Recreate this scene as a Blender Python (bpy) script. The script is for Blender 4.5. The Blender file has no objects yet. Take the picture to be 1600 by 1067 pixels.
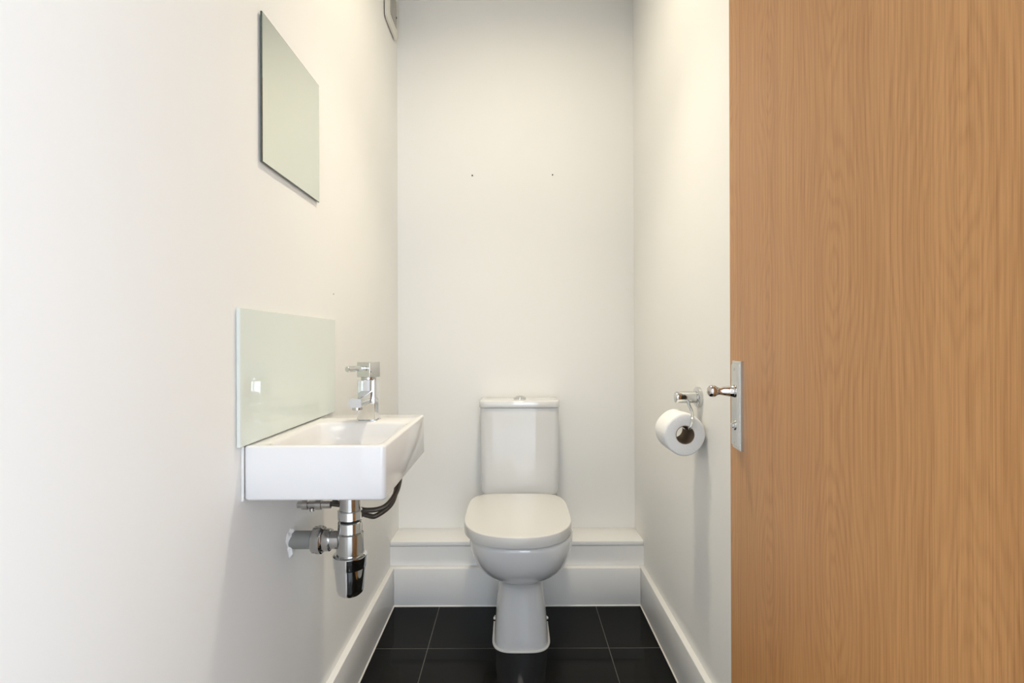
import bpy, bmesh, math, random
from mathutils import Vector, Matrix
random.seed(7)
PI = math.pi
S = bpy.context.scene
COL = S.collection

# ------------------------------------------------------------------ camera
F, CX, CY, H = 800.0, 803.0, 535.5, 1.03          # focal length and vanishing point in px, eye height
cam_d = bpy.data.cameras.new('camera'); cam = bpy.data.objects.new('camera', cam_d); COL.objects.link(cam)
cam.location = (0, 0, H); cam.rotation_euler = (PI / 2, math.radians(0.2), 0)
cam_d.sensor_width = 36; cam_d.sensor_fit = 'HORIZONTAL'; cam_d.lens = 36 * F / 1600
cam_d.shift_x = -(CX - 800) / 1600; cam_d.shift_y = (CY - 533.5) / 1600
cam_d.clip_start = 0.02
S.camera = cam

# ------------------------------------------------------------------ world, light, exposure
w = bpy.data.worlds.new('world'); S.world = w; w.use_nodes = True
bg = w.node_tree.nodes['Background']; bg.inputs[0].default_value = (0.77, 0.865, 1.0, 1); bg.inputs[1].default_value = 6.3
def light(name, kind, loc, rot, energy, color, **kw):
    d = bpy.data.lights.new(name, kind); d.energy = energy; d.color = color
    for k, v in kw.items():
        setattr(d, k, v)
    o = bpy.data.objects.new(name, d); COL.objects.link(o); o.location = loc; o.rotation_euler = rot
    return o
# daylight enters the landing behind the camera through its window and an added side one
for nm, loc, rot, sx, sy in (('window_portal', (0.55, -2.43, 1.25), (PI / 2, 0, 0), 1.45, 1.9), ('window_portal_added', (1.38, -1.40, 1.25), (PI / 2, 0, PI / 2), 1.8, 1.9)):
    po = light(nm, 'AREA', loc, rot, 1, (1, 1, 1), shape='RECTANGLE', size=sx, size_y=sy); po.data.cycles.is_portal = True
# warm recessed ceiling downlight of the toilet room, and a fill lamp added to brighten the landing
light('downlight_lamp', 'AREA', (0.02, 1.38, 2.468), (0, 0, 0), 5.4, (1.0, 0.88, 0.67), shape='DISK', size=0.11, spread=math.radians(172))
light('downlight_beam', 'SPOT', (0.02, 1.38, 2.466), (0, 0, 0), 54.0, (1.0, 0.89, 0.70), spot_size=math.radians(88), spot_blend=1.0, shadow_soft_size=0.09)
light('landing_fill', 'AREA', (0.0, -1.1, 2.465), (0, 0, 0), 4.0, (1.0, 0.93, 0.86), shape='DISK', size=0.30)
S.view_settings.view_transform = 'Standard'; S.view_settings.look = 'None'
S.view_settings.gamma = 1; S.view_settings.use_curve_mapping = False
S.view_settings.exposure = 0.04

# ------------------------------------------------------------------ materials
def mat(name, col, rough=0.5, metal=0.0, spec=0.5, coat=0.0, bump=None, ior=None):
    m = bpy.data.materials.new(name); m.use_nodes = True
    nt = m.node_tree; b = nt.nodes['Principled BSDF']
    b.inputs['Base Color'].default_value = (*col, 1); b.inputs['Roughness'].default_value = rough
    b.inputs['Metallic'].default_value = metal; b.inputs['Specular IOR Level'].default_value = spec
    b.inputs['Coat Weight'].default_value = coat; b.inputs['Coat Roughness'].default_value = 0.03
    if ior: b.inputs['IOR'].default_value = ior
    tc = nt.nodes.new('ShaderNodeTexCoord')
    n = nt.nodes.new('ShaderNodeTexNoise'); nt.links.new(tc.outputs['Object'], n.inputs['Vector'])
    sc, st, dist = bump if bump else (40, 0.02, 0.001)
    n.inputs['Scale'].default_value = sc; n.inputs['Detail'].default_value = 3
    if bump:
        bp = nt.nodes.new('ShaderNodeBump'); bp.inputs['Strength'].default_value = st; bp.inputs['Distance'].default_value = dist
        nt.links.new(n.outputs['Fac'], bp.inputs['Height']); nt.links.new(bp.outputs['Normal'], b.inputs['Normal'])
    else:   # faint unevenness of the gloss
        mr = nt.nodes.new('ShaderNodeMapRange')
        mr.inputs['To Min'].default_value = max(0, rough - 0.015); mr.inputs['To Max'].default_value = rough + 0.015
        nt.links.new(n.outputs['Fac'], mr.inputs['Value']); nt.links.new(mr.outputs[0], b.inputs['Roughness'])
    return m
M = {}
M['wall'] = mat('wall_paint', (0.90, 0.895, 0.87), 0.55, spec=0.25, bump=(220, 0.06, 0.0008))
M['ceiling'] = mat('ceiling_paint', (0.90, 0.895, 0.87), 0.8, spec=0.2, bump=(200, 0.05, 0.0008))
M['gloss_paint'] = mat('gloss_paint', (0.86, 0.862, 0.855), 0.28, spec=0.45, bump=(35, 0.04, 0.001))
M['ceramic'] = mat('ceramic', (0.755, 0.76, 0.76), 0.035, spec=0.85, coat=0.3)
M['basin'] = mat('basin_ceramic', (0.80, 0.79, 0.785), 0.08, spec=0.5, coat=0.2)
M['seat'] = mat('seat_plastic', (0.68, 0.675, 0.655), 0.22, spec=0.45)
M['chrome'] = mat('chrome', (0.68, 0.69, 0.69), 0.05, metal=1)
M['chrome_worn'] = mat('worn_chrome', (0.52, 0.52, 0.51), 0.16, metal=1, bump=(60, 0.06, 0.001))
M['handle_chrome'] = mat('handle_chrome', (0.56, 0.52, 0.49), 0.12, metal=1)
M['plate'] = mat('plate_nickel', (0.60, 0.60, 0.575), 0.22, metal=1)
M['grille_dark'] = mat('grille_painted_shade', (0.10, 0.095, 0.08), 0.6)
M['dark'] = mat('dark', (0.02, 0.02, 0.02), 0.6)
M['hose'] = mat('braided_hose', (0.10, 0.085, 0.07), 0.4, metal=0.7, bump=(900, 0.6, 0.001))
M['valve'] = mat('valve_metal', (0.55, 0.53, 0.50), 0.25, metal=1)
M['pipe'] = mat('grey_pipe', (0.22, 0.22, 0.20), 0.45)
M['filler'] = mat('filler', (0.84, 0.835, 0.81), 0.9, bump=(90, 0.8, 0.004))
M['silicone'] = mat('silicone', (0.80, 0.79, 0.75), 0.4)
M['tile'] = mat('black_tile', (0.005, 0.0051, 0.0048), 0.06, spec=0.12, bump=(14, 0.03, 0.002))
M['grout'] = mat('grout', (0.10, 0.097, 0.088), 0.9, bump=(300, 0.4, 0.001))
M['hall_floor'] = mat('landing_carpet', (0.68, 0.67, 0.655), 0.95, bump=(400, 0.5, 0.002))
M['paper'] = mat('tissue', (0.88, 0.88, 0.88), 0.95, spec=0.1, bump=(260, 0.5, 0.0015))
M['card'] = mat('cardboard', (0.27, 0.20, 0.14), 0.9, spec=0.1)
M['fan'] = mat('fan_plastic', (0.74, 0.72, 0.66), 0.4)
M['mirror'] = mat('mirror_silver', (0.83, 0.87, 0.80), 0.015, metal=1)
M['glass_edge'] = mat('glass_edge', (0.05, 0.07, 0.055), 0.1, spec=0.8)
M['splash'] = mat('back_painted_glass', (0.765, 0.825, 0.765), 0.03, spec=0.5, coat=0.2)
M['splash_edge'] = mat('splash_glass_edge', (0.70, 0.73, 0.68), 0.15)
em = mat('lamp_diffuser', (0.9, 0.85, 0.75), 0.5)
em.node_tree.nodes['Principled BSDF'].inputs['Emission Color'].default_value = (1, 0.83, 0.6, 1)
em.node_tree.nodes['Principled BSDF'].inputs['Emission Strength'].default_value = 3.0
M['diffuser'] = em

def wood_material():
    m = bpy.data.materials.new('oak_veneer'); m.use_nodes = True
    nt = m.node_tree; L = nt.links; N = nt.nodes; b = N['Principled BSDF']
    def nd(t, **kw):
        n = N.new(t)
        for k, v in kw.items(): setattr(n, k, v)
        return n
    def mth(op, a, c=None, d=None):
        n = nd('ShaderNodeMath', operation=op)
        for i, v in enumerate((a, c, d)):
            if v is None: continue
            if isinstance(v, (int, float)): n.inputs[i].default_value = v
            else: L.new(v, n.inputs[i])
        return n.outputs[0]
    tc = nd('ShaderNodeTexCoord'); sp = nd('ShaderNodeSeparateXYZ'); L.new(tc.outputs['Object'], sp.inputs[0])
    x, z = sp.outputs['X'], sp.outputs['Z']
    def noise(sx, sz, scale, det=4, off=0.0, rough=0.5):
        mp = nd('ShaderNodeMapping'); mp.inputs['Scale'].default_value = (sx, 1, sz); mp.inputs['Location'].default_value = (off, off, off)
        L.new(tc.outputs['Object'], mp.inputs[0])
        n = nd('ShaderNodeTexNoise'); n.inputs['Scale'].default_value = scale; n.inputs['Detail'].default_value = det
        n.inputs['Roughness'].default_value = rough
        L.new(mp.outputs[0], n.inputs['Vector']); return n.outputs['Fac']
    # veneer leaves about 0.185 m wide, each cut through slanting growth cones
    P = 0.185
    xs = mth('ADD', x, 0.0545)
    leaf = mth('FLOOR', mth('DIVIDE', xs, P))
    u = mth('SUBTRACT', mth('MODULO', xs, P), P / 2)
    u = mth('ADD', u, mth('MULTIPLY', mth('SUBTRACT', noise(1.2, 1.0, 2.2, 3, 5.3), 0.5), 0.03))
    wob = mth('MULTIPLY', mth('SUBTRACT', noise(5, 0.9, 1.6, 3, 1.7), 0.5), 0.30)
    cone = mth('ADD', mth('MULTIPLY', mth('SINE', mth('MULTIPLY', mth('ADD', mth('SUBTRACT', 1.05, z), mth('MULTIPLY', mth('MODULO', mth('MULTIPLY', leaf, 0.217), 0.31), 0.45)), PI / 0.36)), 0.040), mth('MULTIPLY', wob, 0.24))
    r = mth('SQRT', mth('ADD', mth('MULTIPLY', u, u), mth('MULTIPLY', cone, cone)))
    r = mth('ADD', r, mth('MULTIPLY', noise(22, 1.1, 3, 4, 9.1), 0.020))
    ring = mth('ADD', mth('MULTIPLY', mth('SINE', mth('MULTIPLY', r, 2 * PI / 0.0085)), 0.5), 0.5)
    ring = mth('POWER', ring, 2.2)
    pores = noise(230, 2.6, 3.0, 3, 3.0, 0.7)
    streak = noise(90, 0.55, 2.2, 4, 2.1, 0.6)
    bands = noise(9, 0.22, 1.6, 2, 7.7)
    ringw = mth('MULTIPLY', ring, noise(11, 1.3, 1.0, 2, 4.4))
    cr = nd('ShaderNodeValToRGB'); e = cr.color_ramp.elements
    e[0].position = 0.0; e[0].color = (0.570, 0.288, 0.108, 1)
    e[1].position = 1.0; e[1].color = (0.315, 0.124, 0.033, 1)
    fac = mth('ADD', mth('ADD', mth('MULTIPLY', ringw, 0.44), mth('MULTIPLY', mth('SUBTRACT', pores, 0.44), 1.75)),
              mth('ADD', mth('MULTIPLY', mth('SUBTRACT', bands, 0.42), 0.55), mth('MULTIPLY', mth('SUBTRACT', streak, 0.45), 0.95)))
    cl = nd('ShaderNodeClamp'); L.new(fac, cl.inputs[0]); L.new(cl.outputs[0], cr.inputs[0])
    L.new(cr.outputs[0], b.inputs['Base Color'])
    b.inputs['Roughness'].default_value = 0.38; b.inputs['Specular IOR Level'].default_value = 0.35
    bp = nd('ShaderNodeBump'); bp.inputs['Strength'].default_value = 0.08; bp.inputs['Distance'].default_value = 0.0006
    L.new(pores, bp.inputs['Height']); L.new(bp.outputs[0], b.inputs['Normal'])
    return m
M['wood'] = wood_material()

# ------------------------------------------------------------------ helpers
def obj(name, bm, m, parent=None, smooth=True, angle=35):
    me = bpy.data.meshes.new(name)
    bmesh.ops.recalc_face_normals(bm, faces=bm.faces)
    if smooth:
        for f in bm.faces: f.smooth = True
        for e in bm.edges:
            if len(e.link_faces) == 2 and e.calc_face_angle(0) > math.radians(angle): e.smooth = False
    bm.to_mesh(me); bm.free()
    me.materials.append(M[m] if isinstance(m, str) else m)
    o = bpy.data.objects.new(name, me); COL.objects.link(o)
    if parent is not None: o.parent = parent; o.matrix_parent_inverse = Matrix.Identity(4)
    return o
def tag(o, label, cat, group=None, kind=None):
    o['label'] = label; o['category'] = cat
    if group: o['group'] = group
    if kind: o['kind'] = kind
    return o
def root(name, label, cat, loc=(0, 0, 0), rz=0.0, kind=None):
    o = bpy.data.objects.new(name, None); COL.objects.link(o); o.location = loc; o.rotation_euler = (0, 0, rz)
    o.empty_display_size = 0.05
    return tag(o, label, cat, kind=kind)
def box(x0, x1, y0, y1, z0, z1, bev=0.0, seg=2, bm=None):
    b2 = bmesh.new()
    bmesh.ops.create_cube(b2, size=1)
    for v in b2.verts:
        v.co = Vector(((x0 + x1) / 2 + v.co.x * (x1 - x0), (y0 + y1) / 2 + v.co.y * (y1 - y0), (z0 + z1) / 2 + v.co.z * (z1 - z0)))
    if bev: bmesh.ops.bevel(b2, geom=list(b2.edges), offset=bev, segments=seg, profile=0.5, affect='EDGES')
    if bm is None: return b2
    me = bpy.data.meshes.new('tmp'); b2.to_mesh(me); b2.free(); bm.from_mesh(me); bpy.data.meshes.remove(me)
    return bm
def loft(rings, cap0=True, cap1=True, bm=None, close=True):
    bm = bm or bmesh.new()
    vs = [[bm.verts.new(p) for p in r] for r in rings]
    n = len(rings[0])
    for a, b in zip(vs[:-1], vs[1:]):
        for i in range(n if close else n - 1):
            j = (i + 1) % n
            bm.faces.new((a[i], a[j], b[j], b[i]))
    if cap0: bm.faces.new(list(reversed(vs[0])))
    if cap1: bm.faces.new(vs[-1])
    return bm
def lathe(prof, seg=32, axis='Z', origin=(0, 0, 0), bm=None, cap0=True, cap1=True):
    """prof: list of (radius, height along axis)"""
    R = {'Z': lambda r, a, h: (r * math.cos(a), r * math.sin(a), h),
         'X': lambda r, a, h: (h, r * math.cos(a), r * math.sin(a)),
         'Y': lambda r, a, h: (r * math.cos(a), h, r * math.sin(a))}[axis]
    o = Vector(origin)
    rings = [[o + Vector(R(max(r, 1e-4), 2 * PI * i / seg, h)) for i in range(seg)] for r, h in prof]
    return loft(rings, cap0, cap1, bm)
def spline(pts, n=10):
    P = [Vector(p) for p in pts]; P = [2 * P[0] - P[1]] + P + [2 * P[-1] - P[-2]]
    out = []
    for i in range(1, len(P) - 2):
        for k in range(n):
            t = k / n; a, b, c, d = P[i - 1], P[i], P[i + 1], P[i + 2]
            out.append(0.5 * ((2 * b) + (c - a) * t + (2 * a - 5 * b + 4 * c - d) * t * t + (3 * b - a - 3 * c + d) * t ** 3))
    out.append(P[-2]); return out
def tube(pts, r, seg=12, bm=None, rad=None):
    rings = []; up = Vector((0.13, 0.31, 0.94)).normalized()
    t0 = (pts[1] - pts[0]).normalized(); nrm = up.cross(t0).normalized()
    for i, p in enumerate(pts):
        t = (pts[min(i + 1, len(pts) - 1)] - pts[max(i - 1, 0)]).normalized()
        nrm = (nrm - t * nrm.dot(t)).normalized(); bn = t.cross(nrm)
        rr = rad[i] if rad else r
        rings.append([p + (nrm * math.cos(2 * PI * k / seg) + bn * math.sin(2 * PI * k / seg)) * rr for k in range(seg)])
    return loft(rings, True, True, bm)
def rrect(x0, x1, y0, y1, z, r, n=6):
    out = []
    r = min(r, (x1 - x0) / 2 - 1e-4, (y1 - y0) / 2 - 1e-4)
    for cx, cy, a0 in ((x1 - r, y1 - r, 0), (x0 + r, y1 - r, PI / 2), (x0 + r, y0 + r, PI), (x1 - r, y0 + r, 1.5 * PI)):
        for k in range(n + 1):
            a = a0 + k * PI / 2 / n
            out.append(Vector((cx + r * math.cos(a), cy + r * math.sin(a), z)))
    return out
def egg(cx, z, yf, yc, yb, wd, nf, nb, n=64):
    """horizontal outline: superellipse of exponent nf in front (towards -Y), nb behind"""
    out = []
    for i in range(n):
        a = 2 * PI * i / n; c, s = math.cos(a), math.sin(a)
        e = nb if s > 0 else nf
        X = math.copysign(abs(c) ** (2 / e), c) * wd
        Y = math.copysign(abs(s) ** (2 / e), s) * ((yb - yc) if s > 0 else (yc - yf))
        out.append(Vector((cx + X, yc + Y, z)))
    return out

# ------------------------------------------------------------------ the room
XL, XR, YB, ZC = -0.4928, 0.5115, 2.178, 2.487
YF0, YF1 = 0.05, 0.15                       # wall with the doorway
DX0, DX1 = -0.448, 0.322                    # doorway
T = 0.10
def struct(name, bm, m, label, cat='wall', smooth=False):
    return tag(obj(name, bm, m, smooth=smooth), label, cat, kind='structure')
wl = struct('wall_left', box(XL - T, XL, YF1, YB + T, 0, ZC), 'wall', 'white painted side wall carrying mirror and basin')
wr = struct('wall_right', box(XR, XR + T, YF1, YB + T, 0, ZC), 'wall', 'white painted side wall with the toilet roll holder')
wb = struct('wall_back', box(XL, XR, YB, YB + T, 0, ZC), 'wall', 'white painted end wall behind the toilet')
struct('ceiling', box(XL - T, XR + T, YF1, YB + T, ZC, ZC + 0.1), 'ceiling', 'white painted ceiling above the toilet', 'ceiling')
bm = box(-1.45, DX0, YF0, YF1, 0, ZC); box(DX1, 1.45, YF0, YF1, 0, ZC, bm=bm); box(DX0, DX1, YF0, YF1, 2.02, ZC, bm=bm)
struct('wall_front', bm, 'wall', 'white painted wall around the doorway')
bm = box(DX0 - 0.0, DX0 + 0.022, YF0 - 0.012, YF1 + 0.001, 0, 2.02, 0.002); box(DX1 - 0.0, DX1 + 0.02, YF0 - 0.012, YF1 + 0.001, 0, 2.02, 0.002, bm=bm)
box(DX0, DX1, YF0 - 0.012, YF1 + 0.001, 1.998, 2.02, 0.002, bm=bm)
struct('trim_2', bm, 'gloss_paint', 'white gloss door lining of the doorway', 'door frame')
# landing behind the camera, with its window and one added for more daylight
struct('wall_landing_left', box(-1.45, -1.35, -2.5, YF0, 0, ZC), 'wall', 'white painted left wall of the landing')
def window_wall(a0, a1, w0, w1, z0, z1, b0, b1, swap):
    def B(p0, p1, q0, q1, za, zb, bm=None): return box(q0, q1, p0, p1, za, zb, bm=bm) if swap else box(p0, p1, q0, q1, za, zb, bm=bm)
    bm = B(a0, w0, b0, b1, 0, ZC); B(w1, a1, b0, b1, 0, ZC, bm); B(w0, w1, b0, b1, 0, z0, bm); B(w0, w1, b0, b1, z1, ZC, bm)
    c0, c1 = b0 + 0.03, b1 - 0.02
    fr = B(w0, w0 + 0.05, c0, c1, z0, z1); B(w1 - 0.05, w1, c0, c1, z0, z1, fr); B(w0, w1, c0, c1, z0, z0 + 0.05, fr); B(w0, w1, c0, c1, z1 - 0.05, z1, fr)
    B((w0 + w1) / 2 - 0.03, (w0 + w1) / 2 + 0.03, c0, c1, z0, z1, fr)
    return bm, fr
wm, fr = window_wall(-1.45, 1.35, -0.175, 1.275, 0.30, 2.20, -2.5, -2.4, False)
struct('wall_landing_end', wm, 'wall', 'white painted end wall of the landing around its window')
struct('window_1', fr, 'gloss_paint', 'white framed window in the end wall of the landing', 'window')
wm, fr = window_wall(-2.5, YF0, -2.30, -0.50, 0.30, 2.20, 1.35, 1.45, True)
struct('wall_landing_right', wm, 'wall', 'white painted right wall of the landing around its added window')
struct('window_added', fr, 'gloss_paint', 'added white framed window in the right wall of the landing', 'window')  # side window added to brighten the left wall near the doorway
struct('ceiling_landing', box(-1.45, 1.45, -2.5, YF1, ZC, ZC + 0.1), 'ceiling', 'white painted ceiling of the landing', 'ceiling')
struct('floor_landing', box(-1.45, 1.45, -2.5, YF1 - 0.03, -0.1, 0.0), 'hall_floor', 'pale carpeted floor of the landing', 'floor')

# floor: grout bed and single tiles
fl = struct('floor', box(XL - T, XR + T, YF1 - 0.03, YB + T, -0.1, -0.0004), 'grout', 'black tiled floor with thin pale grout lines', 'floor')
gx = [-0.2945 - 0.611, -0.2945, 0.3165, 0.3165 + 0.611]; gy = [1.727 + 0.611 - 0.611 * k for k in range(5)]
for i in range(3):
    for j in range(4):
        x0, x1 = max(gx[i], XL), min(gx[i + 1], XR); y1, y0 = min(gy[j], YB), max(gy[j + 1], YF1 - 0.03)
        if y1 - y0 < 0.02: continue
        obj('floor_tile', box(x0 + 0.0013, x1 - 0.0013, y0 + 0.0016, y1 - 0.0016, -0.009, 0.0, 0.0003, 1), 'tile', fl, smooth=False)

# boxed ledge at the back, baseboards with a sealant bead
YL = 2.027; ZL = 0.2435
tr = root('trim_1', 'white gloss boxed ledge along the end wall behind the toilet', 'ledge', kind='structure')
obj('front_panel', box(XL, XR, YL + 0.0015, YB - 0.001, 0, ZL - 0.0185), 'gloss_paint', tr, smooth=False)
obj('top_board', box(XL, XR, YL, YB, ZL - 0.0175, ZL, 0.0022, 2), 'gloss_paint', tr)
def baseboard(name, x0, x1, y0, y1, label, bead):
    b = tag(obj(name, box(x0, x1, y0, y1, 0.0, 0.148, 0.0025, 2), 'gloss_paint'), label, 'baseboard', kind='structure')
    obj('sealant_bead', bead, 'silicone', b)
def bead(p0, p1, r=0.0035):
    return tube([Vector(p0), (Vector(p0) + Vector(p1)) / 2, Vector(p1)], r, 8)
BL, BR, BB = -0.4735, 0.4925, 2.002
baseboard('baseboard_left', XL, BL, YF1 + 0.001, YL, 'white gloss baseboard below the basin', bead((BL, YF1, 0.001), (BL, BB, 0.001)))
baseboard('baseboard_right', BR, XR, YF1 + 0.001, YL, 'white gloss baseboard below the toilet roll', bead((BR, YF1, 0.001), (BR, BB, 0.001)))
baseboard('baseboard_back', BL, BR, BB, YL + 0.001, 'white gloss baseboard on the ledge behind the toilet', bead((BL, BB, 0.001), (BR, BB, 0.001)))

# old screw holes in the walls
def hole(parent, loc, axis, r):
    obj('screw_hole', lathe([(r, -0.004), (r, 0.0006), (r * 0.3, 0.0009)], 10, axis, loc), 'dark', parent)
hole(wb, (-0.1745, YB - 0.0008, 1.7415), 'Y', 0.0030); hole(wb, (0.1665, YB - 0.0008, 1.743), 'Y', 0.0026)
hole(wl, (XL, 1.40, 1.165), 'X', 0.0016)

# ------------------------------------------------------------------ door
ang = math.atan2(0.094, 1.0)
hinge = Vector((0.3154, 0.158))
# local frame of the door: x runs from hinge to latch edge, face towards the room at y = +0, thickness to -y
dm = box(0, 0.762, -0.044, 0, 0.008, 1.985, 0.0012, 1)
door = obj('door_1', dm, 'wood', smooth=False)
door.location = (hinge.x, hinge.y, 0); door.rotation_euler = (0, 0, PI / 2 - ang)
tag(door, 'oak veneered door standing open along the right side', 'door', kind='structure')
# handle: local x of plate centre, z, y positive = into the room
px_, pz = 0.7135, 0.923
bm = bmesh.new()
def pl(x0, x1, z0, z1, y0, y1, ch):
    """chamfered plate rising from the door face"""
    r0 = [(x0, z0), (x1, z0), (x1, z1), (x0, z1)]
    c = ch
    rings = [[Vector((a, y0, b)) for a, b in r0], [Vector((a, y1 - c, b)) for a, b in r0],
             [Vector((a + (c if a == x0 else -c), y1, b + (c if b == z0 else -c))) for a, b in r0]]
    loft(rings, bm=bm)
pl(px_ - 0.0205, px_ + 0.0205, pz - 0.075, pz + 0.075, 0, 0.0052, 0.0008)
pl(px_ - 0.0165, px_ + 0.0165, pz - 0.070, pz + 0.070, 0.0048, 0.0090, 0.0026)
plate = obj('handle_plate', bm, 'plate', door, smooth=False); plate['label'] = 'stepped nickel lever handle backplate'
for zz in (pz + 0.061, pz - 0.063):
    obj('screw', lathe([(0.0036, 0.008), (0.0036, 0.0088), (0.0022, 0.0094)], 12, 'Y', (px_, 0, zz)), 'chrome_worn', plate)
lz = pz + 0.0235
bm = lathe([(0.0105, 0.008), (0.0108, 0.0105), (0.0096, 0.0115), (0.0090, 0.018), (0.0075, 0.026), (0.0062, 0.0325), (0.0062, 0.035), (0.0078, 0.038),
            (0.0098, 0.0405), (0.0102, 0.045), (0.0092, 0.0495), (0.006, 0.052), (0.001, 0.0528)], 28, 'Y', (px_, 0, lz))
lever = obj('lever', bm, 'handle_chrome', plate, angle=50); lever['label'] = 'polished lever handle with rounded end'
bm = lathe([(0.0085, 0.008), (0.0085, 0.0105), (0.0045, 0.011), (0.0045, 0.013)], 20, 'Y', (px_, 0, pz - 0.034))
box(px_ - 0.0075, px_ + 0.0075, 0.0105, 0.0135, pz - 0.0365, pz - 0.0315, 0.0012, 2, bm=bm)
obj('thumb_turn', bm, 'plate', plate)
for zz in (0.2, 1.0, 1.75):
    obj('hinge', lathe([(0.006, zz), (0.006, zz + 0.09)], 12, 'Z', (-0.004, 0.002, 0)), 'plate', door)

# ------------------------------------------------------------------ toilet
TX = 0.0215
t = root('toilet', 'white close-coupled ceramic toilet with closed lid on black tiles', 'toilet', (TX, 1.86, 0))
off = Vector((TX, 1.86, 0))
def tobj(name, bm, m, parent=None, angle=40):
    if parent is None:
        bmesh.ops.translate(bm, vec=-off, verts=bm.verts); parent = t
    else:
        bmesh.ops.translate(bm, vec=-off, verts=bm.verts)
    return obj(name, bm, m, parent, angle=angle)
# (z, y front, y centre, y back, half width, front exponent, back exponent)
prof = [(0.000, 1.704, 1.80, 1.995, 0.0925, 3.6, 6), (0.006, 1.703, 1.80, 1.995, 0.0930, 3.6, 6), (0.030, 1.704, 1.80, 1.995, 0.0920, 3.4, 6),
        (0.070, 1.706, 1.80, 1.995, 0.0895, 3.2, 6), (0.110, 1.708, 1.80, 1.995, 0.0862, 3.1, 6), (0.145, 1.710, 1.80, 1.995, 0.0825, 3.0, 6),
        (0.180, 1.711, 1.80, 1.995, 0.0780, 2.9, 6), (0.205, 1.710, 1.80, 1.997, 0.0748, 2.8, 6), (0.219, 1.706, 1.80, 1.997, 0.0742, 2.7, 6),
        (0.2275, 1.698, 1.79, 2.000, 0.0790, 2.5, 5), (0.236, 1.683, 1.78, 2.000, 0.0900, 2.4, 4), (0.246, 1.662, 1.77, 2.01, 0.1040, 2.3, 3.5),
        (0.262, 1.634, 1.765, 2.02, 0.1235, 2.25, 3.2), (0.282, 1.606, 1.755, 2.03, 0.1420, 2.2, 3), (0.305, 1.584, 1.75, 2.04, 0.1560, 2.2, 3),
        (0.332, 1.567, 1.745, 2.04, 0.1660, 2.25, 3), (0.360, 1.558, 1.74, 2.04, 0.1715, 2.3, 3), (0.388, 1.553, 1.74, 2.04, 0.1735, 2.35, 3),
        (0.398, 1.553, 1.74, 2.04, 0.1735, 2.35, 3), (0.404, 1.558, 1.74, 2.04, 0.1690, 2.35, 3), (0.405, 1.60, 1.75, 2.0, 0.12, 2.35, 3)]
bm = loft([egg(TX, *p) for p in prof])
box(TX - 0.152, TX + 0.152, 1.945, 2.165, 0.360, 0.4190, 0.010, 3, bm=bm)       # shelf that carries the cistern
tobj('pan', bm, 'ceramic', angle=50)
# seat ring under the lid
sx = TX - 0.0105
ring = [(0.4065, 1.552, 1.74, 1.965, 0.169, 2.4, 5), (0.4080, 1.547, 1.74, 1.968, 0.173, 2.4, 5), (0.4180, 1.547, 1.74, 1.968, 0.173, 2.4, 5), (0.4188, 1.552, 1.74, 1.965, 0.168, 2.4, 5)]
tobj('seat', loft([egg(sx, *p) for p in ring]), 'seat')
lid = [(0.4110, 1.540, 1.742, 1.985, 0.1770, 2.4, 5), (0.4108, 1.5375, 1.742, 1.987, 0.1788, 2.4, 5), (0.414, 1.5365, 1.742, 1.988, 0.1795, 2.4, 5), (0.4420, 1.5365, 1.742, 1.988, 0.1795, 2.4, 5),
       (0.4436, 1.5371, 1.742, 1.9875, 0.1789, 2.4, 5), (0.4447, 1.5386, 1.742, 1.986, 0.1774, 2.4, 5), (0.4450, 1.5410, 1.742, 1.984, 0.1750, 2.4, 5),
       (0.4453, 1.5650, 1.742, 1.96, 0.1520, 2.4, 4.5), (0.4457, 1.62, 1.745, 1.90, 0.10, 2.3, 3.5)]
tobj('lid', loft([egg(sx, *p) for p in lid]), 'seat', angle=60)
for s in (-1, 1):
    tobj('seat_hinge', lathe([(0.008, -0.02), (0.009, -0.018), (0.009, 0.018), (0.008, 0.02)], 16, 'X', (sx + s * 0.075, 1.990, 0.432)), 'seat')
# cistern
def cis(z, hw, yf, yb, bow, r, n=8):
    pts = rrect(TX - hw, TX + hw, yf, yb, z, r, n)
    # subdivide the front run so that it can bow outwards
    out = []
    for i, p in enumerate(pts):
        out.append(p)
        q = pts[(i + 1) % len(pts)]
        if (p - q).length > 0.05 and abs(p.y - yf) < 1e-4 and abs(q.y - yf) < 1e-4:
            for k in range(1, 20): out.append(p.lerp(q, k / 20))
    for p in out:
        fr = max(0.0, 1 - (p.y - yf) / 0.05)
        p.y -= bow * (1 - ((p.x - TX) / hw) ** 2) * fr
    return out
cr_ = [(0.4215, 0.1330, 2.052, 2.160, 0.0075, 0.020), (0.4225, 0.1410, 2.045, 2.165, 0.0075, 0.022), (0.4260, 0.1480, 2.040, 2.168, 0.0075, 0.024), (0.4320, 0.1530, 2.038, 2.170, 0.0075, 0.026), (0.4420, 0.1558, 2.037, 2.170, 0.0075, 0.026),
       (0.60, 0.1568, 2.037, 2.170, 0.0075, 0.026), (0.7705, 0.1575, 2.037, 2.170, 0.0075, 0.026)]
c = tobj('cistern', loft([cis(*p) for p in cr_]), 'ceramic', angle=60)
cl_ = [(0.7715, 0.1565, 2.039, 2.170, 0.006, 0.026), (0.7725, 0.1600, 2.031, 2.173, 0.006, 0.026), (0.7745, 0.1608, 2.030, 2.174, 0.006, 0.026), (0.7950, 0.1608, 2.030, 2.174, 0.006, 0.026), (0.7985, 0.1590, 2.032, 2.172, 0.006, 0.025),
       (0.8000, 0.1545, 2.040, 2.168, 0.006, 0.022), (0.8008, 0.10, 2.07, 2.14, 0.004, 0.02)]
tobj('cistern_lid', loft([cis(*p) for p in cl_]), 'ceramic', c, angle=60)
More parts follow.
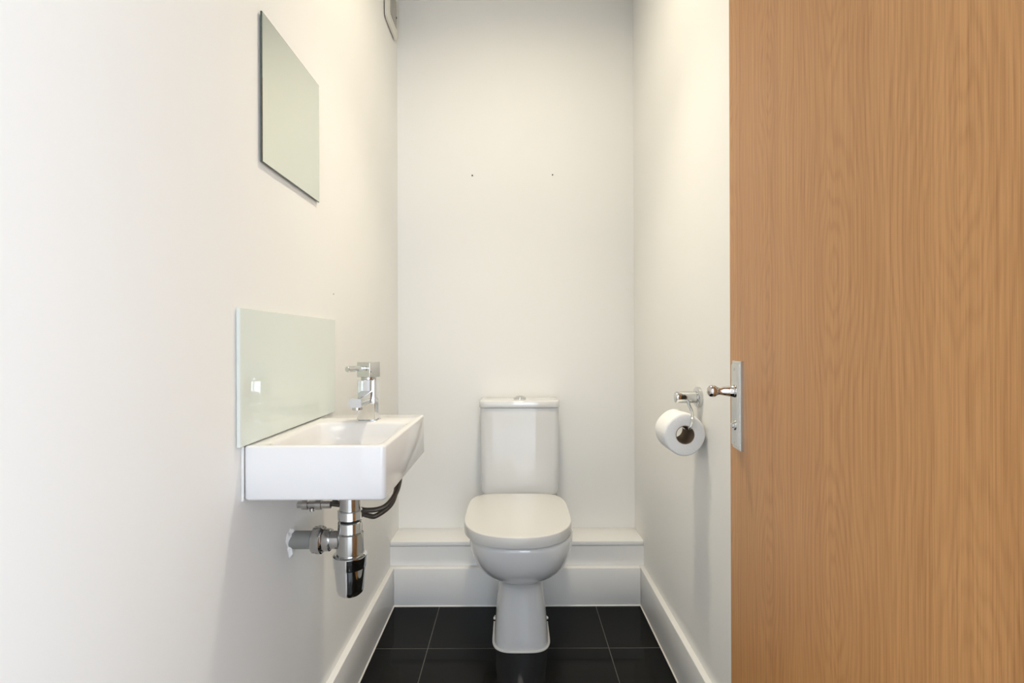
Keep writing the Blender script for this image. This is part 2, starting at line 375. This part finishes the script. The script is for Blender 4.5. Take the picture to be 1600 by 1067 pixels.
tobj('flush_button', lathe([(0.0265, 0), (0.0265, 0.003), (0.023, 0.0085), (0.015, 0.0128), (0.007, 0.0148), (0.001, 0.0152)], 28, 'Z', (TX + 0.002, 2.090, 0.7998)), 'chrome', c)
# fixing caps and sealant round the foot
for s in (-1, 1):
    bm = lathe([(0.0085, 0), (0.0085, 0.004), (0.0060, 0.008), (0.001, 0.0095)] if s > 0 else [(0.0085, 0), (0.0085, -0.004), (0.0060, -0.008), (0.001, -0.0095)], 16, 'X', (TX + s * 0.0905, 1.845, 0.036))
    tobj('screw_cap', bm, 'chrome')
pts = [p for p in egg(TX, 0.003, 1.7005, 1.80, 1.995, 0.0955, 3.6, 6, 96)]
pts = [p for p in pts if p.y < 1.93]
left = sorted([p for p in pts], key=lambda p: (math.atan2(-(p.x - TX), -(p.y - 1.95))))
tobj('sealant', tube(left, 0.0045, 8), 'silicone')

# ------------------------------------------------------------------ washbasin
bx0, bx1, by0, by1, bz0, bz1 = XL + 0.002, -0.2330, 0.925, 1.330, 0.745, 0.8445
rings = [rrect(bx0 + 0.012, bx1 - 0.012, by0 + 0.012, by1 - 0.012, bz0, 0.006), rrect(bx0 + 0.003, bx1 - 0.003, by0 + 0.003, by1 - 0.003, bz0 + 0.001, 0.008), rrect(bx0, bx1, by0, by1, bz0 + 0.005, 0.009),
         rrect(bx0, bx1, by0, by1, bz1 - 0.004, 0.009), rrect(bx0 + 0.0012, bx1 - 0.0012, by0 + 0.0012, by1 - 0.0012, bz1 - 0.0012, 0.008), rrect(bx0 + 0.004, bx1 - 0.004, by0 + 0.004, by1 - 0.004, bz1, 0.006)]
ix0, ix1, iy0, iy1 = XL + 0.034, bx1 - 0.0125, by0 + 0.0125, 1.205
for d, s, r in ((0, 0, 0.022), (0.0012, 0.003, 0.022), (0.006, 0.0055, 0.024), (0.03, 0.012, 0.030), (0.055, 0.022, 0.036), (0.068, 0.035, 0.040), (0.076, 0.055, 0.045), (0.080, 0.080, 0.02)):
    rings.append(rrect(ix0 + s, ix1 - s, iy0 + s, iy1 - s, bz1 - d, r))
wb_ = root('washbasin', 'small white rectangular ceramic basin hung on the left wall', 'basin', (XL, 1.13, bz0))
boff = Vector((XL, 1.13, bz0))
def bobj(name, bm, m, angle=50):
    bmesh.ops.translate(bm, vec=-boff, verts=bm.verts); return obj(name, bm, m, wb_, angle=angle)
bobj('bowl', loft(rings), 'basin')
bobj('waste', lathe([(0.030, 0), (0.030, 0.002), (0.024, 0.004), (0.001, 0.005)], 24, 'Z', (-0.3555, 1.07, bz1 - 0.0800)), 'chrome')
bobj('sealant', box(XL + 0.0003, XL + 0.005, by0 - 0.003, by0 + 0.001, bz0, bz1, 0.001), 'silicone')

# tap
ty = 1.234; tx = -0.3505
tp = root('mixer_tap', 'square chrome mixer tap on the far end of the basin', 'tap', (tx, ty, bz1))
bm = box(-0.0215, 0.0215, -0.0215, 0.0215, 0.0022, 0.099, 0.003, 3); obj('body', bm, 'chrome', tp)
obj('base_ring', box(-0.0235, 0.0235, -0.0235, 0.0235, -0.0003, 0.0025, 0.001, 2), 'chrome', tp)
obj('neck', lathe([(0.018, 0.0985), (0.018, 0.1045)], 28), 'chrome_worn', tp)
bm = box(-0.0195, 0.0195, -0.0195, 0.0195, 0.1040, 0.1410, 0.0022, 3)
bmesh.ops.rotate(bm, cent=(0, 0, 0), matrix=Matrix.Rotation(math.radians(-23), 3, 'Z'), verts=bm.verts)
head = obj('head', bm, 'chrome', tp)
bm = lathe([(0.0050, -0.017), (0.0050, -0.030), (0.0066, -0.031), (0.0068, -0.033), (0.0068, -0.073), (0.0058, -0.075), (0.002, -0.0755)], 20, 'Y', (0, 0, 0.1265))
bmesh.ops.rotate(bm, cent=(0, 0, 0), matrix=Matrix.Rotation(math.radians(-23), 3, 'Z'), verts=bm.verts)
obj('lever_pin', bm, 'chrome', head)
# spout: sloping square bar with a rounded top corner
sec = []
for y, zc, hh, hw in ((-0.018, 0.0585, 0.0145, 0.0150), (-0.045, 0.0570, 0.0125, 0.0150), (-0.075, 0.0552, 0.0112, 0.0148), (-0.104, 0.0535, 0.0105, 0.0146), (-0.108, 0.0532, 0.0098, 0.0140)):
    r = rrect(-hw, hw, zc - hh, zc + hh, y, 0.004, 4); sec.append([Vector((p.x, p.z, p.y)) for p in r])
sp_ = obj('spout', loft(sec), 'chrome', tp)
obj('aerator', lathe([(0.0105, 0.0370), (0.0115, 0.0375), (0.0115, 0.0440)], 20, 'Z', (0, -0.090, 0)), 'chrome_worn', sp_)

# bottle trap and waste pipe
ax, ay = -0.3630, 1.13
bt = root('bottle_trap', 'chrome bottle trap hanging below the basin', 'trap', (ax, ay, 0.47))
def Z(y): return H - (y - CY) * ay / F - 0.47
obj('tailpiece', lathe([(0.0225, Z(798)), (0.0225, 0.2765)], 28), 'chrome_worn', bt)
def nut(rt, z0, z1, flats, name, mt='chrome', parent=bt):
    bm = bmesh.new(); seg = flats * 4; rings = []
    for r, z in ((rt * 0.94, z0), (rt, z0 + 0.0018), (rt, z1 - 0.0018), (rt * 0.94, z1)):
        rings.append([Vector((r * (1 - 0.03 * (i % 4 == 0)) * math.cos(2 * PI * i / seg), r * (1 - 0.03 * (i % 4 == 0)) * math.sin(2 * PI * i / seg), z)) for i in range(seg)])
    return obj(name, loft(rings, bm=bm), mt, parent)
nut(0.0262, Z(809.5), Z(794.5), 10, 'coupling_nut')
obj('gasket', lathe([(0.0205, Z(813.5)), (0.0205, Z(809))], 24), 'dark', bt)
nut(0.0262, Z(830), Z(812.5), 10, 'coupling_nut')
obj('trap_body', lathe([(0.0285, Z(866)), (0.0295, Z(860)), (0.0293, Z(838)), (0.0285, Z(831)), (0.0255, Z(829.2)), (0.02, Z(829.2))], 40), 'chrome_worn', bt)
obj('trap_collar', lathe([(0.0335, Z(884)), (0.0352, Z(882)), (0.0362, Z(868)), (0.0368, Z(866.5)), (0.0368, Z(864.5)), (0.0335, Z(863)), (0.0285, Z(863))], 40), 'chrome', bt)
obj('trap_cup', lathe([(0.012, Z(926.5)), (0.022, Z(926)), (0.0268, Z(923)), (0.0290, Z(917)), (0.0322, Z(895)), (0.0335, Z(883))], 40), 'chrome', bt)
zo = Z(842)
obj('outlet_stub', lathe([(0.0195, -0.02), (0.0195, -0.058)], 28, 'X', (0, 0, zo)), 'chrome_worn', bt)
obj('outlet_collar', lathe([(0.0215, -0.041), (0.0242, -0.043), (0.0242, -0.061), (0.023, -0.063)], 32, 'X', (0, 0, zo)), 'chrome_worn', bt)
bm = bmesh.new(); rings = []
for r, x in ((0.0275, -0.0585), (0.0298, -0.0605), (0.0298, -0.0705), (0.0285, -0.0725), (0.0285, -0.0790), (0.024, -0.0815)):
    rings.append([Vector((x, r * (1 - 0.045 * (i % 5 == 0)) * math.cos(2 * PI * i / 40), zo + r * (1 - 0.045 * (i % 5 == 0)) * math.sin(2 * PI * i / 40))) for i in range(40)])
obj('union_nut', loft(rings, bm=bm), 'chrome_worn', bt)
obj('waste_pipe', lathe([(0.0192, -0.07), (0.0192, XL - ax + 0.001)], 28, 'X', (0, 0, zo)), 'pipe', bt)['label'] = 'grey plastic waste pipe into the wall'
# ragged filler round the pipe where it enters the wall
bm = bmesh.new(); n = 40
def blob(rr, x, ph): return [Vector((XL + x, ay + 0.003 + rr * (1 + 0.16 * math.sin(3 * a + ph) + 0.10 * math.sin(7 * a + ph * 2)) * math.cos(a), 0.47 + zo - 0.004 + 1.18 * rr * (1 + 0.16 * math.sin(3 * a + ph) + 0.12 * math.sin(8 * a)) * math.sin(a))) for a in [2 * PI * i / n for i in range(n)]]
loft([blob(0.028, -0.001, 0.4), blob(0.0265, 0.0008, 0.4), blob(0.0225, 0.0030, 1.1), blob(0.0190, 0.0070, 1.6)], False, True, bm=bm)
obj('wall_filler', bm, 'filler', wl)

# hoses and valve under the basin
def hose(name, pts, r, label):
    return tag(obj(name, tube(spline(pts, 10), r, 12), 'hose'), label, 'hose', 'tap supply hoses')
zb = bz0
hose('supply_hose', [(-0.285, 1.245, zb - 0.0005), (-0.2735, 1.225, zb - 0.032), (-0.275, 1.19, zb - 0.062), (-0.296, 1.165, zb - 0.087), (-0.335, 1.160, zb - 0.093), (-0.38, 1.168, zb - 0.086), (-0.425, 1.175, zb - 0.082)], 0.0056,
     'dark braided hose looping out to the right under the basin')
hose('supply_hose', [(-0.300, 1.258, zb - 0.0005), (-0.286, 1.250, zb - 0.045), (-0.292, 1.225, zb - 0.095), (-0.322, 1.20, zb - 0.118), (-0.345, 1.20, zb - 0.118), (-0.38, 1.20, zb - 0.105), (-0.425, 1.195, zb - 0.082)], 0.0058,
     'dark braided hose passing lower behind the chrome trap')
iv = root('isolating_valve', 'small metal isolating valve at the wall under the basin', 'valve', (XL, 1.165, zb - 0.082))
obj('valve_body', lathe([(0.0075, 0.0), (0.0075, 0.010), (0.011, 0.011), (0.011, 0.024), (0.0078, 0.025), (0.0078, 0.040), (0.0112, 0.041), (0.0112, 0.054), (0.0085, 0.055), (0.0085, 0.075)], 12, 'X'), 'valve', iv, angle=20)
obj('valve_screw', lathe([(0.006, -0.014), (0.006, -0.007)], 12, 'Z', (0.032, 0, 0)), 'chrome_worn', iv)

# ------------------------------------------------------------------ splashback and mirror on the left wall
g = root('glass_splashback', 'pale green glass splashback on the wall above the basin', 'splashback', (XL, 1.145, bz1))
y0, y1, z1 = 0.908, 1.388, 1.0935
obj('glass', box(0.002, 0.0078, y0 - 1.145, y1 - 1.145, 0.0012, z1 - bz1, 0.0005, 1), 'splash', g, smooth=False)
obj('edge_strip', box(0.0012, 0.0074, y0 - 1.145 - 0.0012, y0 - 1.145 + 0.0002, 0.0012, z1 - bz1), 'splash_edge', g, smooth=False)
obj('adhesive', box(0.0, 0.0022, y0 - 1.145 + 0.004, y1 - 1.145 - 0.004, 0.004, z1 - bz1 - 0.004), 'silicone', g, smooth=False)
mi = root('wall_mirror', 'frameless square mirror high on the left wall', 'mirror', (XL, 1.135, 1.38))
m0, m1, q0, q1 = 0.992, 1.283, 1.383, 1.6755
obj('pad', box(0.0, 0.0032, m0 + 0.05 - 1.135, m1 - 0.05 - 1.135, q0 + 0.05 - 1.38, q1 - 0.05 - 1.38), 'dark', mi, smooth=False)
obj('glass_edge', box(0.0030, 0.0066, m0 - 1.135, m1 - 1.135, q0 - 1.38, q1 - 1.38, 0.0006, 1), 'glass_edge', mi, smooth=False)
obj('silvered_face', box(0.0060, 0.0069, m0 + 0.0012 - 1.135, m1 - 0.0012 - 1.135, q0 + 0.0012 - 1.38, q1 - 0.0012 - 1.38, 0.0004, 1), 'mirror', mi, smooth=False)

# ------------------------------------------------------------------ extractor fan
ef = root('extractor_fan', 'square white extractor fan high on the left wall in the corner', 'fan', (XL, 2.04, 2.365))
def plate_x(x0, x1, hy, hz, r):
    a = rrect(-hy, hy, -hz, hz, 0, r, 5); return loft([[Vector((x0, p.x, p.y)) for p in a], [Vector((x1, p.x, p.y)) for p in a]])
obj('backplate', plate_x(0.0, 0.004, 0.080, 0.080, 0.015), 'dark', ef)  # coloured dark to paint the shadow line behind the housing
hs = obj('housing', loft([[Vector((x, p.x, p.y)) for p in rrect(-h, h, -h, h, 0, 0.02, 5)] for x, h in ((0.004, 0.086), (0.013, 0.086), (0.0165, 0.083), (0.018, 0.078))]), 'fan', ef)
obj('grille_shade_plate', plate_x(0.0175, 0.0184, 0.054, 0.055, 0.008), 'grille_dark', ef)  # flat dark plate, its colour stands in for shade between the slats
for k in range(9):
    y = -0.048 + k * 0.012
    obj('grille_slat', box(0.018, 0.0189, y - 0.0020, y + 0.0020, -0.053, 0.053, 0.0002, 1), 'fan', ef, smooth=False)
obj('indicator', lathe([(0.004, 0.0215), (0.004, 0.0235), (0.001, 0.024)], 12, 'X', (0, 0.030, -0.020)), 'dark', ef)

# ------------------------------------------------------------------ toilet roll and holder
hy_, hz_ = 1.412, 1.03 - (621.5 - CY) * 1.412 / F
th = root('toilet_roll_holder', 'chrome toilet roll holder on the right wall', 'roll holder', (XR, hy_, hz_))
obj('rose', lathe([(0.0285, 0.0), (0.0290, -0.003), (0.0285, -0.008), (0.025, -0.0105), (0.017, -0.011)], 36, 'X'), 'chrome', th)
obj('peg', lathe([(0.0162, -0.009), (0.0162, -0.064), (0.0150, -0.0665), (0.001, -0.067)], 32, 'X'), 'chrome', th)
rx, ry0, ry1, rz, rr = 0.4515, 1.352, 1.446, 1.03 - (680.5 - CY) * 1.352 / F, 0.0540
hx = rx + 0.010 - XR
zr = rz + 0.0168 - hz_
hook = spline([(hx + 0.017, 0.0, -0.004), (hx + 0.016, -0.014, -0.020), (hx + 0.012, -0.045, -0.034), (hx + 0.006, -0.068, -0.052), (hx + 0.002, -0.074, zr + 0.012), (hx - 0.002, -0.070, zr + 0.003), (hx - 0.004, -0.055, zr), (hx - 0.004, -0.02, zr), (hx - 0.004, 0.05, zr)], 8)
obj('hook', tube(hook, 0.0047, 12), 'chrome', th)
tr_ = root('toilet_roll', 'white toilet roll hanging on the chrome holder', 'toilet roll', (rx, 1.399, rz))
def wv(a): return 1 + 0.008 * math.sin(2 * a + 0.6) + 0.012 * math.cos(4 * a) + 0.006 * math.sin(5 * a)
seg = 56; prof = [(0.0245, -0.046), (0.030, -0.047), (rr - 0.006, -0.047), (rr - 0.0015, -0.0455), (rr, -0.042), (rr, 0.042), (rr - 0.0015, 0.0455), (rr - 0.006, 0.047), (0.030, 0.047), (0.0245, 0.046)]
rings = [[Vector((r * (wv(2 * PI * i / seg) if r > 0.04 else 1) * math.cos(2 * PI * i / seg), h, r * (wv(2 * PI * i / seg) if r > 0.04 else 1) * math.sin(2 * PI * i / seg) * (1.05 if r > 0.04 else 1))) for i in range(seg)] for r, h in prof]
rings.append(rings[0])
obj('paper', loft(rings, False, False), 'paper', tr_, angle=60)
cr2 = [(0.0233, -0.0473), (0.0247, -0.0473), (0.0247, 0.0473), (0.0233, 0.0473), (0.0233, -0.0473)]
obj('core', lathe(cr2, 40, 'Y', cap0=False, cap1=False), 'card', tr_)['label'] = 'brown cardboard core'

# ------------------------------------------------------------------ ceiling downlight fixtures (above the frame)
def lamp(loc, r, label):
    c = root('ceiling_light', label, 'lamp', loc)
    obj('bezel', lathe([(r, 0.0), (r, -0.004), (r * 0.86, -0.007), (r * 0.80, -0.004), (r * 0.80, 0.0)], 36, cap0=False, cap1=False), 'fan', c)
    obj('diffuser', lathe([(r * 0.80, -0.003), (r * 0.80, -0.001)], 36), 'diffuser', c)
lamp((0.02, 1.38, ZC), 0.07, 'round warm downlight in the ceiling between basin and toilet')
lamp((0.0, -1.1, ZC), 0.17, 'added round fill lamp on the landing ceiling')  # fixture for the fill lamp added on the unseen landing
